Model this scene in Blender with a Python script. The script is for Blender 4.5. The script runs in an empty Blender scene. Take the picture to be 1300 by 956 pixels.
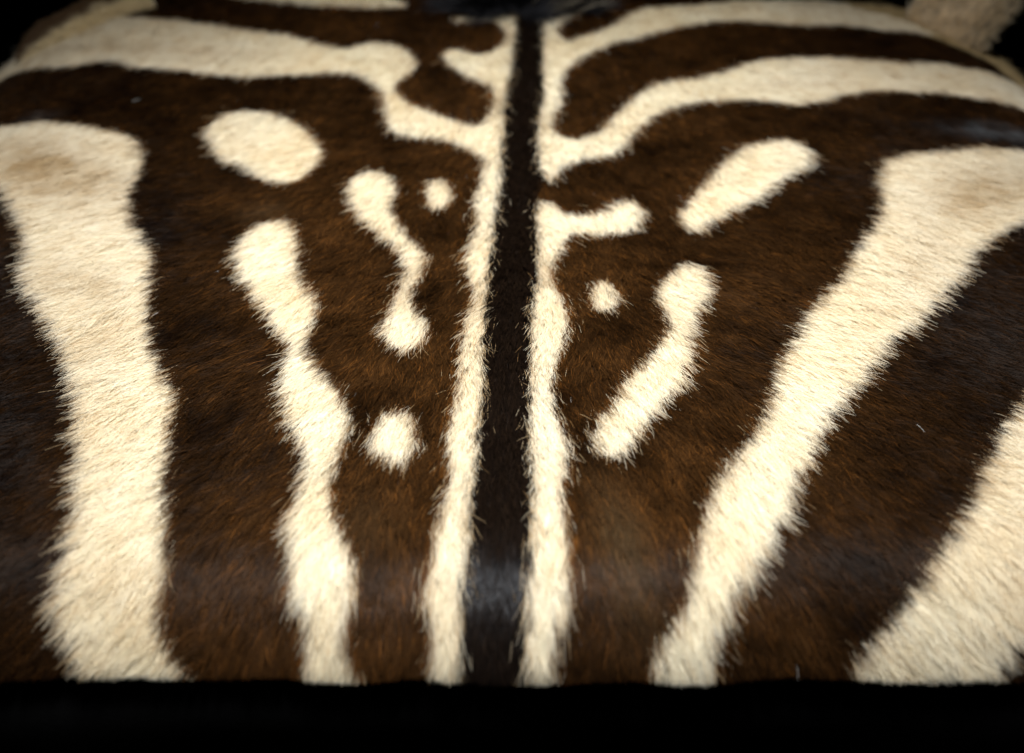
import bpy, math
import numpy as np

# ------------------------------------------------------------------ camera, world, light, exposure
scene = bpy.context.scene
COL = scene.collection
rng = np.random.default_rng(7)

cam_data = bpy.data.cameras.new('camera')
cam = bpy.data.objects.new('camera', cam_data)
COL.objects.link(cam)
cam.location = (0.0, -0.74, 0.62)
cam.rotation_euler = (math.radians(90 - 40), 0, 0)
cam_data.sensor_width = 36.0
cam_data.lens = 18.0 / math.tan(math.radians(23))
cam_data.clip_start = 0.01
cam_data.clip_end = 100
cam_data.dof.use_dof = True
cam_data.dof.focus_distance = 0.97
cam_data.dof.aperture_fstop = 2.35
cam_data.dof.aperture_blades = 7
scene.camera = cam

world = bpy.data.worlds.new('World')
scene.world = world
world.use_nodes = True
world.node_tree.nodes['Background'].inputs[0].default_value = (0.5, 0.6, 0.8, 1)
world.node_tree.nodes['Background'].inputs[1].default_value = 0.003

key = bpy.data.lights.new('overhead_lamp', 'SPOT')     # soft pool of light from above, as on the photograph's black ground
key.energy = 440.0
key.color = (0.98, 0.985, 1.0)
key.shadow_soft_size = 0.16
key.spot_size = math.radians(56)
key.spot_blend = 1.0
key_ob = bpy.data.objects.new('overhead_lamp', key)
COL.objects.link(key_ob)
key_ob.location = (0.0, 0.02, 1.72)
key_ob.rotation_euler = (math.radians(1.5), 0, 0)

scene.view_settings.view_transform = 'Standard'
scene.view_settings.look = 'None'
scene.view_settings.exposure = 0.0
scene.view_settings.gamma = 1.0
scene.render.engine = 'CYCLES'
cy = scene.cycles
cy.max_bounces = 12
cy.diffuse_bounces = 4
cy.glossy_bounces = 6
cy.transmission_bounces = 10
cy.transparent_max_bounces = 8
cy.use_denoising = True
cy.denoiser = 'OPENIMAGEDENOISE'
scene.cycles_curves.shape = 'RIBBONS'

# ------------------------------------------------------------------ shape of the hide laid over an added padded block
U0,V0,V1,RC=0.49,-0.035,0.59,0.13      # core of the padded top and its plan corner radius
def surf(u,v,lift=0.0):
    u=np.asarray(u,float);v=np.asarray(v,float)
    qu=np.clip(u,-(U0-RC),U0-RC);qv=np.clip(v,V0,V1-0.02*np.tanh(u/0.25))
    du=u-qu;dv=v-qv;d=np.hypot(du,dv);ds=np.maximum(d,1e-9)
    nu=du/ds;nv=dv/ds
    R=np.where(nv<0,0.20-0.095*nv**2,0.20)
    s=np.maximum(d-RC,0.0);am=math.radians(86)
    a=np.minimum(s/R,am);over=np.maximum(s-am*R,0)
    r=np.where(d>RC,RC+R*np.sin(a)+over*math.cos(am),d)
    x=qu+nu*r;y=qv+nv*r
    z=-np.where(d>RC,R*(1-np.cos(a))+over*math.sin(am),0)
    # soft unevenness of a hide laid over padding: low spine ridge, slow swells
    w=0.005*np.exp(-(u/0.05)**2)+0.004*np.sin(7.1*u+1.3+2.2*v)*np.cos(6.3*v+0.7)+0.0032*np.sin(17*u-11*v+.5)*np.sin(13*v+9*u)
    h=w+lift
    sa=np.sin(a)*(d>RC);ca=np.where(d>RC,np.cos(a),1.0)
    return np.stack([x+nu*sa*h,y+nv*sa*h,z+ca*h],-1)
def normal(u,v):
    e=2e-3
    n=np.cross(surf(u+e,v)-surf(u-e,v),surf(u,v+e)-surf(u,v-e))
    return n/np.linalg.norm(n,axis=-1,keepdims=True)

# coat markings, as outlines on the flat hide (metres: u across, v along the spine)
PATTERN={
    'broad_left': [(-0.7150,0.4380),(-0.7270,0.4920),(-0.6098,0.4618),(-0.5708,0.4293),(-0.5463,0.4155),(-0.5180,0.4100),(-0.4928,0.4103),(-0.4718,0.4075),(-0.4528,0.4022),(-0.4370,0.3975),(-0.4218,0.3915),(-0.4033,0.3842),(-0.3867,0.3743),(-0.3756,0.3584),(-0.3688,0.3408),(-0.3671,0.3257),(-0.3672,0.3096),(-0.3664,0.2896),(-0.3648,0.2697),(-0.3620,0.2534),(-0.3581,0.2391),(-0.3534,0.2259),(-0.3476,0.2139),(-0.3398,0.2024),(-0.3323,0.1917),(-0.3272,0.1833),(-0.3231,0.1730),(-0.3192,0.1577),(-0.3154,0.1378),(-0.3105,0.1100),(-0.3056,0.0829),(-0.3014,0.0650),(-0.2972,0.0507),(-0.2927,0.0376),(-0.2877,0.0259),(-0.2816,0.0150),(-0.2752,0.0042),(-0.2685,-0.0080),(-0.2630,-0.0200),(-0.2601,-0.0304),(-0.2586,-0.0401),(-0.2585,-0.0490),(-0.2582,-0.0592),(-0.2558,-0.0738),(-0.2530,-0.0891),(-0.2511,-0.1019),(-0.2487,-0.1154),(-0.2442,-0.1329),(-0.2398,-0.1495),(-0.2381,-0.1600),(-0.2367,-0.1702),(-0.2340,-0.1847),(-0.2319,-0.1981),(-0.2311,-0.2081),(-0.2312,-0.2163),(-0.2328,-0.2223),(-0.2338,-0.2279),(-0.2320,-0.2351),(-0.2291,-0.2425),(-0.2255,-0.2494),(-0.2217,-0.2557),(-0.2178,-0.2613),(-0.2142,-0.2664),(-0.2118,-0.2709),(-0.2097,-0.2762),(-0.2071,-0.2838),(-0.2050,-0.2949),(-0.2002,-0.3168),(-0.2066,-0.3409),(-0.2452,-0.3476),(-0.2822,-0.3397),(-0.2856,-0.3166),(-0.2813,-0.2954),(-0.2816,-0.2850),(-0.2821,-0.2783),(-0.2834,-0.2742),(-0.2855,-0.2705),(-0.2889,-0.2644),(-0.2927,-0.2575),(-0.2956,-0.2501),(-0.2986,-0.2425),(-0.3031,-0.2351),(-0.3071,-0.2279),(-0.3088,-0.2213),(-0.3089,-0.2141),(-0.3069,-0.2047),(-0.3049,-0.1941),(-0.3062,-0.1829),(-0.3079,-0.1712),(-0.3071,-0.1593),(-0.3068,-0.1484),(-0.3100,-0.1393),(-0.3143,-0.1307),(-0.3183,-0.1211),(-0.3210,-0.1122),(-0.3193,-0.1060),(-0.3172,-0.1008),(-0.3177,-0.0958),(-0.3200,-0.0901),(-0.3255,-0.0826),(-0.3313,-0.0724),(-0.3340,-0.0571),(-0.3367,-0.0405),(-0.3419,-0.0268),(-0.3477,-0.0146),(-0.3525,-0.0043),(-0.3573,0.0062),(-0.3629,0.0201),(-0.3690,0.0341),(-0.3753,0.0443),(-0.3826,0.0550),(-0.3923,0.0701),(-0.4028,0.0865),(-0.4136,0.1022),(-0.4231,0.1166),(-0.4282,0.1258),(-0.4318,0.1360),(-0.4365,0.1562),(-0.4420,0.1783),(-0.4476,0.1936),(-0.4540,0.2071),(-0.4623,0.2224),(-0.4711,0.2372),(-0.4793,0.2500),(-0.4871,0.2614),(-0.4924,0.2703),(-0.5012,0.2815),(-0.5214,0.3039),(-0.5517,0.3333),(-0.6194,0.3939),(-0.7090,0.3960),(-0.7090,0.4050)],
    'upper_left': [(-0.7300,0.5220),(-0.6510,0.5610),(-0.6051,0.5606),(-0.5853,0.5678),(-0.5679,0.5687),(-0.5479,0.5601),(-0.5275,0.5509),(-0.5055,0.5492),(-0.4859,0.5524),(-0.4721,0.5575),(-0.4594,0.5593),(-0.4448,0.5508),(-0.4296,0.5410),(-0.4133,0.5388),(-0.3977,0.5387),(-0.3849,0.5370),(-0.3728,0.5349),(-0.3609,0.5321),(-0.3468,0.5294),(-0.3263,0.5272),(-0.3033,0.5259),(-0.2804,0.5269),(-0.2571,0.5284),(-0.2331,0.5300),(-0.2106,0.5308),(-0.1919,0.5292),(-0.1769,0.5254),(-0.1674,0.5195),(-0.1603,0.5098),(-0.1521,0.4950),(-0.1452,0.4773),(-0.1409,0.4567),(-0.1377,0.4371),(-0.1354,0.4221),(-0.1323,0.4098),(-0.1266,0.3990),(-0.1184,0.3914),(-0.1061,0.3899),(-0.0928,0.3901),(-0.0820,0.3885),(-0.0719,0.3854),(-0.0615,0.3800),(-0.0516,0.3717),(-0.0418,0.3558),(-0.0338,0.3443),(-0.0289,0.3518),(-0.0261,0.3666),(-0.0245,0.3821),(-0.0249,0.3972),(-0.0279,0.4088),(-0.0328,0.4173),(-0.0394,0.4207),(-0.0473,0.4232),(-0.0560,0.4292),(-0.0655,0.4365),(-0.0761,0.4450),(-0.0867,0.4530),(-0.0966,0.4584),(-0.1054,0.4635),(-0.1124,0.4701),(-0.1184,0.4779),(-0.1247,0.4878),(-0.1285,0.4986),(-0.1261,0.5079),(-0.1211,0.5181),(-0.1155,0.5321),(-0.1104,0.5469),(-0.1074,0.5600),(-0.1074,0.5724),(-0.1121,0.5844),(-0.1199,0.5957),(-0.1293,0.6071),(-0.1409,0.6157),(-0.1556,0.6189),(-0.1701,0.6182),(-0.1806,0.6123),(-0.1886,0.6054),(-0.1927,0.6003),(-0.1992,0.5994),(-0.2166,0.6089),(-0.2374,0.6216),(-0.2555,0.6324),(-0.2732,0.6414),(-0.2890,0.6460),(-0.3069,0.6500),(-0.3318,0.6572),(-0.3589,0.6638),(-0.3846,0.6676),(-0.4101,0.6711),(-0.4343,0.6774),(-0.4602,0.6824),(-0.4938,0.6879),(-0.5400,0.7140),(-0.5640,0.6900),(-0.6541,0.6919),(-0.6090,0.6450),(-0.6300,0.6210),(-0.7180,0.5880),(-0.7270,0.5550),(-0.7300,0.5280)],
    'spine_left': [(0.0078,0.6838),(0.0072,0.6412),(0.0037,0.5898),(0.0025,0.5525),(0.0009,0.5202),(-0.0032,0.4897),(-0.0069,0.4609),(-0.0076,0.4334),(-0.0075,0.4041),(-0.0082,0.3673),(-0.0088,0.3323),(-0.0084,0.3092),(-0.0085,0.2888),(-0.0108,0.2634),(-0.0135,0.2390),(-0.0151,0.2174),(-0.0161,0.1997),(-0.0159,0.1903),(-0.0158,0.1804),(-0.0173,0.1606),(-0.0189,0.1376),(-0.0197,0.1157),(-0.0203,0.0939),(-0.0210,0.0734),(-0.0216,0.0536),(-0.0217,0.0346),(-0.0216,0.0156),(-0.0215,-0.0050),(-0.0215,-0.0252),(-0.0220,-0.0436),(-0.0227,-0.0614),(-0.0232,-0.0799),(-0.0238,-0.0965),(-0.0243,-0.1078),(-0.0251,-0.1182),(-0.0265,-0.1308),(-0.0278,-0.1449),(-0.0283,-0.1622),(-0.0286,-0.1778),(-0.0291,-0.1889),(-0.0297,-0.1984),(-0.0306,-0.2074),(-0.0315,-0.2162),(-0.0324,-0.2257),(-0.0329,-0.2355),(-0.0321,-0.2456),(-0.0312,-0.2555),(-0.0314,-0.2646),(-0.0318,-0.2735),(-0.0321,-0.2814),(-0.0325,-0.2917),(-0.0322,-0.3133),(-0.0347,-0.3380),(-0.0461,-0.3455),(-0.0569,-0.3389),(-0.0571,-0.3143),(-0.0547,-0.2923),(-0.0537,-0.2812),(-0.0527,-0.2739),(-0.0514,-0.2697),(-0.0511,-0.2665),(-0.0543,-0.2626),(-0.0573,-0.2584),(-0.0564,-0.2541),(-0.0547,-0.2488),(-0.0547,-0.2415),(-0.0554,-0.2335),(-0.0573,-0.2258),(-0.0589,-0.2179),(-0.0585,-0.2099),(-0.0574,-0.2015),(-0.0566,-0.1916),(-0.0556,-0.1808),(-0.0538,-0.1695),(-0.0518,-0.1569),(-0.0495,-0.1434),(-0.0474,-0.1300),(-0.0463,-0.1169),(-0.0461,-0.1054),(-0.0474,-0.0982),(-0.0490,-0.0922),(-0.0496,-0.0854),(-0.0496,-0.0773),(-0.0491,-0.0661),(-0.0482,-0.0536),(-0.0464,-0.0419),(-0.0448,-0.0298),(-0.0442,-0.0169),(-0.0439,-0.0034),(-0.0434,0.0110),(-0.0429,0.0251),(-0.0428,0.0372),(-0.0424,0.0482),(-0.0413,0.0581),(-0.0398,0.0675),(-0.0377,0.0773),(-0.0357,0.0875),(-0.0343,0.0983),(-0.0342,0.1095),(-0.0369,0.1202),(-0.0404,0.1315),(-0.0432,0.1447),(-0.0447,0.1582),(-0.0432,0.1708),(-0.0405,0.1831),(-0.0379,0.1950),(-0.0360,0.2070),(-0.0359,0.2193),(-0.0366,0.2323),(-0.0380,0.2471),(-0.0388,0.2620),(-0.0368,0.2747),(-0.0341,0.2868),(-0.0321,0.2998),(-0.0307,0.3133),(-0.0299,0.3285),(-0.0297,0.3434),(-0.0302,0.3553),(-0.0310,0.3677),(-0.0313,0.3853),(-0.0317,0.4020),(-0.0327,0.4121),(-0.0328,0.4207),(-0.0295,0.4310),(-0.0256,0.4424),(-0.0230,0.4560),(-0.0216,0.4699),(-0.0221,0.4828),(-0.0246,0.4941),(-0.0300,0.5021),(-0.0372,0.5091),(-0.0450,0.5164),(-0.0536,0.5250),(-0.0634,0.5371),(-0.0725,0.5510),(-0.0796,0.5666),(-0.0839,0.5813),(-0.0840,0.5914),(-0.0810,0.5986),(-0.0755,0.6045),(-0.0682,0.6064),(-0.0601,0.6008),(-0.0519,0.5925),(-0.0451,0.5852),(-0.0387,0.5803),(-0.0322,0.5809),(-0.0258,0.5852),(-0.0194,0.5933),(-0.0140,0.6041),(-0.0105,0.6169),(-0.0094,0.6304),(-0.0120,0.6433),(-0.0172,0.6550),(-0.0239,0.6650),(-0.0338,0.6725),(-0.0510,0.6744),(-0.0678,0.6740),(-0.0785,0.6765),(-0.0816,0.6809),(-0.0716,0.6882),(-0.0547,0.6940),(-0.0344,0.6935),(-0.0146,0.6903),(-0.0007,0.6923)],
    'spine_right': [(0.0379,0.6826),(0.0359,0.6525),(0.0355,0.6132),(0.0342,0.5749),(0.0332,0.5393),(0.0339,0.5072),(0.0339,0.4792),(0.0307,0.4588),(0.0272,0.4382),(0.0254,0.4094),(0.0246,0.3779),(0.0244,0.3457),(0.0252,0.3186),(0.0277,0.3025),(0.0310,0.2924),(0.0353,0.2848),(0.0393,0.2825),(0.0415,0.2889),(0.0436,0.2992),(0.0476,0.3085),(0.0513,0.3197),(0.0529,0.3353),(0.0532,0.3528),(0.0523,0.3712),(0.0503,0.3875),(0.0470,0.3959),(0.0441,0.4030),(0.0436,0.4150),(0.0447,0.4273),(0.0481,0.4361),(0.0520,0.4449),(0.0555,0.4560),(0.0580,0.4693),(0.0576,0.4872),(0.0574,0.5054),(0.0604,0.5179),(0.0644,0.5312),(0.0687,0.5534),(0.0716,0.5770),(0.0704,0.5937),(0.0672,0.6076),(0.0617,0.6200),(0.0577,0.6327),(0.0594,0.6496),(0.0656,0.6682),(0.0786,0.6882),(0.0916,0.7066),(0.0981,0.7221),(0.0978,0.7320),(0.0848,0.7262),(0.0692,0.7150),(0.0606,0.7036),(0.0537,0.6929),(0.0450,0.6907)],
    'upper_right': [(0.0583,0.5090),(0.0616,0.5159),(0.0644,0.5312),(0.0685,0.5428),(0.0743,0.5548),(0.0834,0.5678),(0.0947,0.5809),(0.1076,0.5931),(0.1222,0.6050),(0.1385,0.6166),(0.1559,0.6281),(0.1736,0.6410),(0.1914,0.6522),(0.2088,0.6579),(0.2259,0.6613),(0.2417,0.6656),(0.2593,0.6676),(0.2827,0.6644),(0.3081,0.6605),(0.3327,0.6579),(0.3576,0.6569),(0.3841,0.6597),(0.4084,0.6603),(0.4259,0.6541),(0.4418,0.6468),(0.4613,0.6422),(0.4797,0.6388),(0.4960,0.6356),(0.5055,0.6378),(0.5001,0.6510),(0.4871,0.6677),(0.4710,0.6819),(0.4535,0.6967),(0.4381,0.7115),(0.4238,0.7282),(0.4170,0.7650),(0.3990,0.7680),(0.3750,0.7710),(0.3450,0.7710),(0.3087,0.7587),(0.2710,0.7482),(0.2334,0.7428),(0.2004,0.7381),(0.1799,0.7361),(0.1647,0.7305),(0.1505,0.7172),(0.1386,0.7022),(0.1292,0.6833),(0.1194,0.6641),(0.1055,0.6492),(0.0910,0.6362),(0.0780,0.6234),(0.0674,0.6123),(0.0618,0.6064),(0.0575,0.5975),(0.0499,0.5774),(0.0453,0.5540),(0.0508,0.5271)],
    'lower_right': [(0.0471,0.3926),(0.0539,0.3892),(0.0616,0.3824),(0.0704,0.3835),(0.0792,0.3878),(0.0869,0.3941),(0.0941,0.4037),(0.1010,0.4184),(0.1077,0.4343),(0.1144,0.4473),(0.1214,0.4598),(0.1293,0.4729),(0.1381,0.4856),(0.1481,0.4979),(0.1584,0.5082),(0.1675,0.5139),(0.1780,0.5177),(0.1931,0.5208),(0.2098,0.5241),(0.2260,0.5298),(0.2417,0.5370),(0.2556,0.5470),(0.2696,0.5566),(0.2844,0.5622),(0.3030,0.5663),(0.3315,0.5711),(0.3618,0.5755),(0.3846,0.5757),(0.4058,0.5736),(0.4296,0.5699),(0.4516,0.5657),(0.4675,0.5655),(0.4829,0.5638),(0.5042,0.5551),(0.5267,0.5493),(0.5443,0.5487),(0.5606,0.5478),(0.5775,0.5470),(0.6009,0.5437),(0.7090,0.5250),(0.7210,0.4770),(0.7210,0.4410),(0.6190,0.3950),(0.5818,0.4085),(0.5601,0.4534),(0.5465,0.4603),(0.5338,0.4559),(0.5198,0.4576),(0.5053,0.4608),(0.4901,0.4676),(0.4734,0.4749),(0.4545,0.4789),(0.4334,0.4806),(0.4084,0.4813),(0.3841,0.4787),(0.3653,0.4706),(0.3507,0.4617),(0.3413,0.4559),(0.3330,0.4508),(0.3209,0.4445),(0.3081,0.4411),(0.2968,0.4460),(0.2839,0.4528),(0.2665,0.4567),(0.2467,0.4594),(0.2241,0.4605),(0.2022,0.4590),(0.1848,0.4544),(0.1710,0.4476),(0.1620,0.4393),(0.1548,0.4293),(0.1459,0.4169),(0.1374,0.4037),(0.1301,0.3914),(0.1238,0.3786),(0.1190,0.3630),(0.1135,0.3494),(0.1042,0.3423),(0.0935,0.3379),(0.0821,0.3346),(0.0708,0.3314),(0.0604,0.3252),(0.0513,0.3197),(0.0443,0.3162),(0.0395,0.3192),(0.0370,0.3377),(0.0373,0.3609),(0.0411,0.3800)],
    'spine_low_right': [(0.0218,0.2477),(0.0268,0.2551),(0.0334,0.2580),(0.0399,0.2528),(0.0459,0.2453),(0.0495,0.2400),(0.0539,0.2365),(0.0624,0.2358),(0.0719,0.2374),(0.0805,0.2415),(0.0882,0.2473),(0.0941,0.2545),(0.0997,0.2612),(0.1064,0.2651),(0.1130,0.2657),(0.1184,0.2606),(0.1226,0.2527),(0.1254,0.2437),(0.1264,0.2342),(0.1253,0.2251),(0.1220,0.2167),(0.1161,0.2096),(0.1085,0.2043),(0.1000,0.2022),(0.0907,0.2011),(0.0800,0.1985),(0.0700,0.1967),(0.0631,0.1995),(0.0577,0.2000),(0.0530,0.1904),(0.0489,0.1775),(0.0448,0.1660),(0.0410,0.1550),(0.0377,0.1455),(0.0356,0.1366),(0.0360,0.1279),(0.0379,0.1188),(0.0409,0.1084),(0.0440,0.0976),(0.0464,0.0874),(0.0480,0.0759),(0.0486,0.0605),(0.0481,0.0452),(0.0462,0.0334),(0.0435,0.0227),(0.0398,0.0119),(0.0364,0.0014),(0.0348,-0.0089),(0.0340,-0.0187),(0.0335,-0.0279),(0.0335,-0.0369),(0.0338,-0.0463),(0.0348,-0.0554),(0.0375,-0.0632),(0.0403,-0.0706),(0.0422,-0.0776),(0.0434,-0.0849),(0.0438,-0.0931),(0.0433,-0.1025),(0.0409,-0.1145),(0.0384,-0.1273),(0.0375,-0.1395),(0.0375,-0.1519),(0.0387,-0.1652),(0.0399,-0.1771),(0.0400,-0.1873),(0.0398,-0.1969),(0.0403,-0.2063),(0.0404,-0.2150),(0.0394,-0.2221),(0.0376,-0.2287),(0.0346,-0.2353),(0.0317,-0.2418),(0.0299,-0.2475),(0.0291,-0.2539),(0.0302,-0.2632),(0.0318,-0.2735),(0.0325,-0.2816),(0.0331,-0.2919),(0.0354,-0.3143),(0.0347,-0.3392),(0.0224,-0.3450),(0.0097,-0.3372),(0.0080,-0.3126),(0.0094,-0.2911),(0.0096,-0.2810),(0.0094,-0.2730),(0.0079,-0.2632),(0.0067,-0.2538),(0.0076,-0.2459),(0.0088,-0.2384),(0.0090,-0.2303),(0.0089,-0.2220),(0.0088,-0.2134),(0.0090,-0.2045),(0.0098,-0.1955),(0.0107,-0.1859),(0.0114,-0.1753),(0.0120,-0.1632),(0.0122,-0.1496),(0.0123,-0.1359),(0.0126,-0.1212),(0.0126,-0.1085),(0.0122,-0.1028),(0.0116,-0.0978),(0.0111,-0.0870),(0.0106,-0.0744),(0.0102,-0.0619),(0.0102,-0.0504),(0.0118,-0.0430),(0.0134,-0.0352),(0.0137,-0.0226),(0.0137,-0.0066),(0.0139,0.0136),(0.0142,0.0360),(0.0146,0.0584),(0.0154,0.0794),(0.0168,0.0948),(0.0185,0.1091),(0.0200,0.1267),(0.0211,0.1449),(0.0211,0.1616),(0.0209,0.1795),(0.0212,0.2029),(0.0215,0.2249),(0.0210,0.2385)],
    'oval_left': [(-0.3222,0.3955),(-0.3212,0.4085),(-0.3168,0.4195),(-0.3107,0.4309),(-0.3029,0.4401),(-0.2939,0.4450),(-0.2836,0.4465),(-0.2714,0.4451),(-0.2589,0.4414),(-0.2476,0.4364),(-0.2368,0.4292),(-0.2262,0.4185),(-0.2161,0.4061),(-0.2057,0.3921),(-0.1971,0.3789),(-0.1928,0.3701),(-0.1909,0.3612),(-0.1903,0.3478),(-0.1916,0.3336),(-0.1954,0.3215),(-0.2006,0.3110),(-0.2064,0.3021),(-0.2126,0.2953),(-0.2185,0.2909),(-0.2251,0.2896),(-0.2337,0.2928),(-0.2428,0.2985),(-0.2508,0.3054),(-0.2586,0.3132),(-0.2665,0.3212),(-0.2747,0.3287),(-0.2840,0.3334),(-0.2932,0.3387),(-0.3009,0.3473),(-0.3081,0.3591),(-0.3163,0.3769)],
    'squiggle': [(-0.1626,0.2873),(-0.1606,0.3001),(-0.1557,0.3105),(-0.1487,0.3193),(-0.1405,0.3244),(-0.1321,0.3229),(-0.1241,0.3170),(-0.1168,0.3074),(-0.1115,0.2961),(-0.1096,0.2853),(-0.1098,0.2737),(-0.1117,0.2596),(-0.1130,0.2462),(-0.1105,0.2370),(-0.1065,0.2282),(-0.1023,0.2163),(-0.0975,0.2047),(-0.0917,0.1966),(-0.0856,0.1888),(-0.0787,0.1788),(-0.0737,0.1679),(-0.0738,0.1567),(-0.0760,0.1455),(-0.0789,0.1352),(-0.0818,0.1244),(-0.0843,0.1115),(-0.0850,0.0988),(-0.0817,0.0878),(-0.0770,0.0783),(-0.0720,0.0717),(-0.0682,0.0651),(-0.0677,0.0554),(-0.0691,0.0455),(-0.0719,0.0373),(-0.0754,0.0302),(-0.0786,0.0234),(-0.0824,0.0195),(-0.0878,0.0216),(-0.0938,0.0270),(-0.1003,0.0341),(-0.1060,0.0423),(-0.1097,0.0502),(-0.1113,0.0581),(-0.1096,0.0649),(-0.1067,0.0733),(-0.1045,0.0873),(-0.1023,0.1031),(-0.0995,0.1183),(-0.0969,0.1324),(-0.0949,0.1436),(-0.0948,0.1533),(-0.0987,0.1617),(-0.1045,0.1699),(-0.1111,0.1800),(-0.1182,0.1902),(-0.1256,0.1989),(-0.1328,0.2074),(-0.1391,0.2159),(-0.1448,0.2257),(-0.1503,0.2391),(-0.1552,0.2544),(-0.1600,0.2711)],
    'dot_left': [(-0.0875,0.2860),(-0.0844,0.2974),(-0.0793,0.3057),(-0.0740,0.3097),(-0.0684,0.3087),(-0.0628,0.3010),(-0.0582,0.2902),(-0.0559,0.2793),(-0.0559,0.2684),(-0.0589,0.2574),(-0.0634,0.2483),(-0.0685,0.2425),(-0.0737,0.2413),(-0.0782,0.2477),(-0.0821,0.2584),(-0.0858,0.2719)],
    'mid_left': [(-0.2216,0.2270),(-0.2298,0.2236),(-0.2371,0.2165),(-0.2423,0.2071),(-0.2463,0.1967),(-0.2496,0.1879),(-0.2510,0.1777),(-0.2490,0.1629),(-0.2452,0.1477),(-0.2410,0.1354),(-0.2356,0.1237),(-0.2279,0.1116),(-0.2200,0.0997),(-0.2139,0.0881),(-0.2083,0.0769),(-0.2024,0.0669),(-0.1965,0.0573),(-0.1904,0.0478),(-0.1852,0.0389),(-0.1823,0.0315),(-0.1810,0.0235),(-0.1816,0.0122),(-0.1828,0.0009),(-0.1838,-0.0064),(-0.1836,-0.0149),(-0.1799,-0.0293),(-0.1748,-0.0454),(-0.1690,-0.0616),(-0.1633,-0.0761),(-0.1580,-0.0853),(-0.1539,-0.0936),(-0.1525,-0.1038),(-0.1524,-0.1149),(-0.1527,-0.1270),(-0.1538,-0.1385),(-0.1565,-0.1479),(-0.1586,-0.1563),(-0.1582,-0.1641),(-0.1564,-0.1718),(-0.1534,-0.1799),(-0.1506,-0.1877),(-0.1505,-0.1949),(-0.1508,-0.2019),(-0.1496,-0.2100),(-0.1478,-0.2174),(-0.1449,-0.2222),(-0.1419,-0.2263),(-0.1398,-0.2306),(-0.1383,-0.2355),(-0.1372,-0.2420),(-0.1369,-0.2491),(-0.1380,-0.2564),(-0.1394,-0.2634),(-0.1400,-0.2688),(-0.1407,-0.2745),(-0.1420,-0.2820),(-0.1436,-0.2928),(-0.1498,-0.3145),(-0.1496,-0.3386),(-0.1217,-0.3449),(-0.0932,-0.3385),(-0.0900,-0.3141),(-0.0946,-0.2924),(-0.0959,-0.2814),(-0.0972,-0.2741),(-0.0979,-0.2695),(-0.0991,-0.2657),(-0.1024,-0.2612),(-0.1059,-0.2560),(-0.1083,-0.2490),(-0.1097,-0.2420),(-0.1093,-0.2370),(-0.1079,-0.2320),(-0.1054,-0.2252),(-0.1033,-0.2177),(-0.1029,-0.2094),(-0.1037,-0.2010),(-0.1056,-0.1941),(-0.1086,-0.1868),(-0.1129,-0.1768),(-0.1177,-0.1652),(-0.1226,-0.1536),(-0.1264,-0.1417),(-0.1275,-0.1286),(-0.1270,-0.1155),(-0.1258,-0.1037),(-0.1237,-0.0918),(-0.1204,-0.0783),(-0.1181,-0.0654),(-0.1196,-0.0558),(-0.1228,-0.0473),(-0.1266,-0.0385),(-0.1314,-0.0291),(-0.1382,-0.0173),(-0.1452,-0.0056),(-0.1504,0.0032),(-0.1549,0.0111),(-0.1596,0.0189),(-0.1634,0.0275),(-0.1649,0.0385),(-0.1651,0.0505),(-0.1640,0.0623),(-0.1628,0.0740),(-0.1625,0.0854),(-0.1643,0.0969),(-0.1708,0.1090),(-0.1783,0.1214),(-0.1838,0.1336),(-0.1878,0.1459),(-0.1889,0.1583),(-0.1896,0.1710),(-0.1923,0.1844),(-0.1960,0.1974),(-0.1996,0.2087),(-0.2046,0.2178),(-0.2127,0.2243)],
    'spot_low': [(-0.1082,-0.0828),(-0.1073,-0.0712),(-0.1043,-0.0593),(-0.1002,-0.0518),(-0.0950,-0.0470),(-0.0887,-0.0453),(-0.0824,-0.0460),(-0.0773,-0.0484),(-0.0735,-0.0530),(-0.0721,-0.0602),(-0.0714,-0.0684),(-0.0691,-0.0754),(-0.0676,-0.0826),(-0.0694,-0.0911),(-0.0725,-0.0989),(-0.0760,-0.1040),(-0.0801,-0.1068),(-0.0853,-0.1068),(-0.0907,-0.1045),(-0.0955,-0.1003),(-0.1001,-0.0950),(-0.1050,-0.0897)],
    'oval_right': [(0.1556,0.2410),(0.1640,0.2572),(0.1751,0.2741),(0.1847,0.2909),(0.1945,0.3075),(0.2046,0.3231),(0.2148,0.3373),(0.2246,0.3494),(0.2345,0.3589),(0.2445,0.3645),(0.2552,0.3678),(0.2682,0.3713),(0.2808,0.3717),(0.2909,0.3659),(0.2983,0.3565),(0.3025,0.3440),(0.3033,0.3311),(0.2992,0.3203),(0.2927,0.3116),(0.2856,0.3067),(0.2779,0.3027),(0.2700,0.2972),(0.2619,0.2900),(0.2538,0.2784),(0.2453,0.2669),(0.2357,0.2605),(0.2253,0.2547),(0.2135,0.2462),(0.2018,0.2368),(0.1910,0.2271),(0.1815,0.2180),(0.1737,0.2094),(0.1673,0.2042),(0.1619,0.2061),(0.1580,0.2132),(0.1550,0.2256)],
    'dot_right': [(0.0655,0.1070),(0.0691,0.1164),(0.0740,0.1237),(0.0786,0.1283),(0.0833,0.1289),(0.0882,0.1227),(0.0919,0.1134),(0.0929,0.1035),(0.0919,0.0935),(0.0889,0.0840),(0.0847,0.0766),(0.0800,0.0731),(0.0752,0.0730),(0.0706,0.0773),(0.0671,0.0848),(0.0653,0.0956)],
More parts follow.
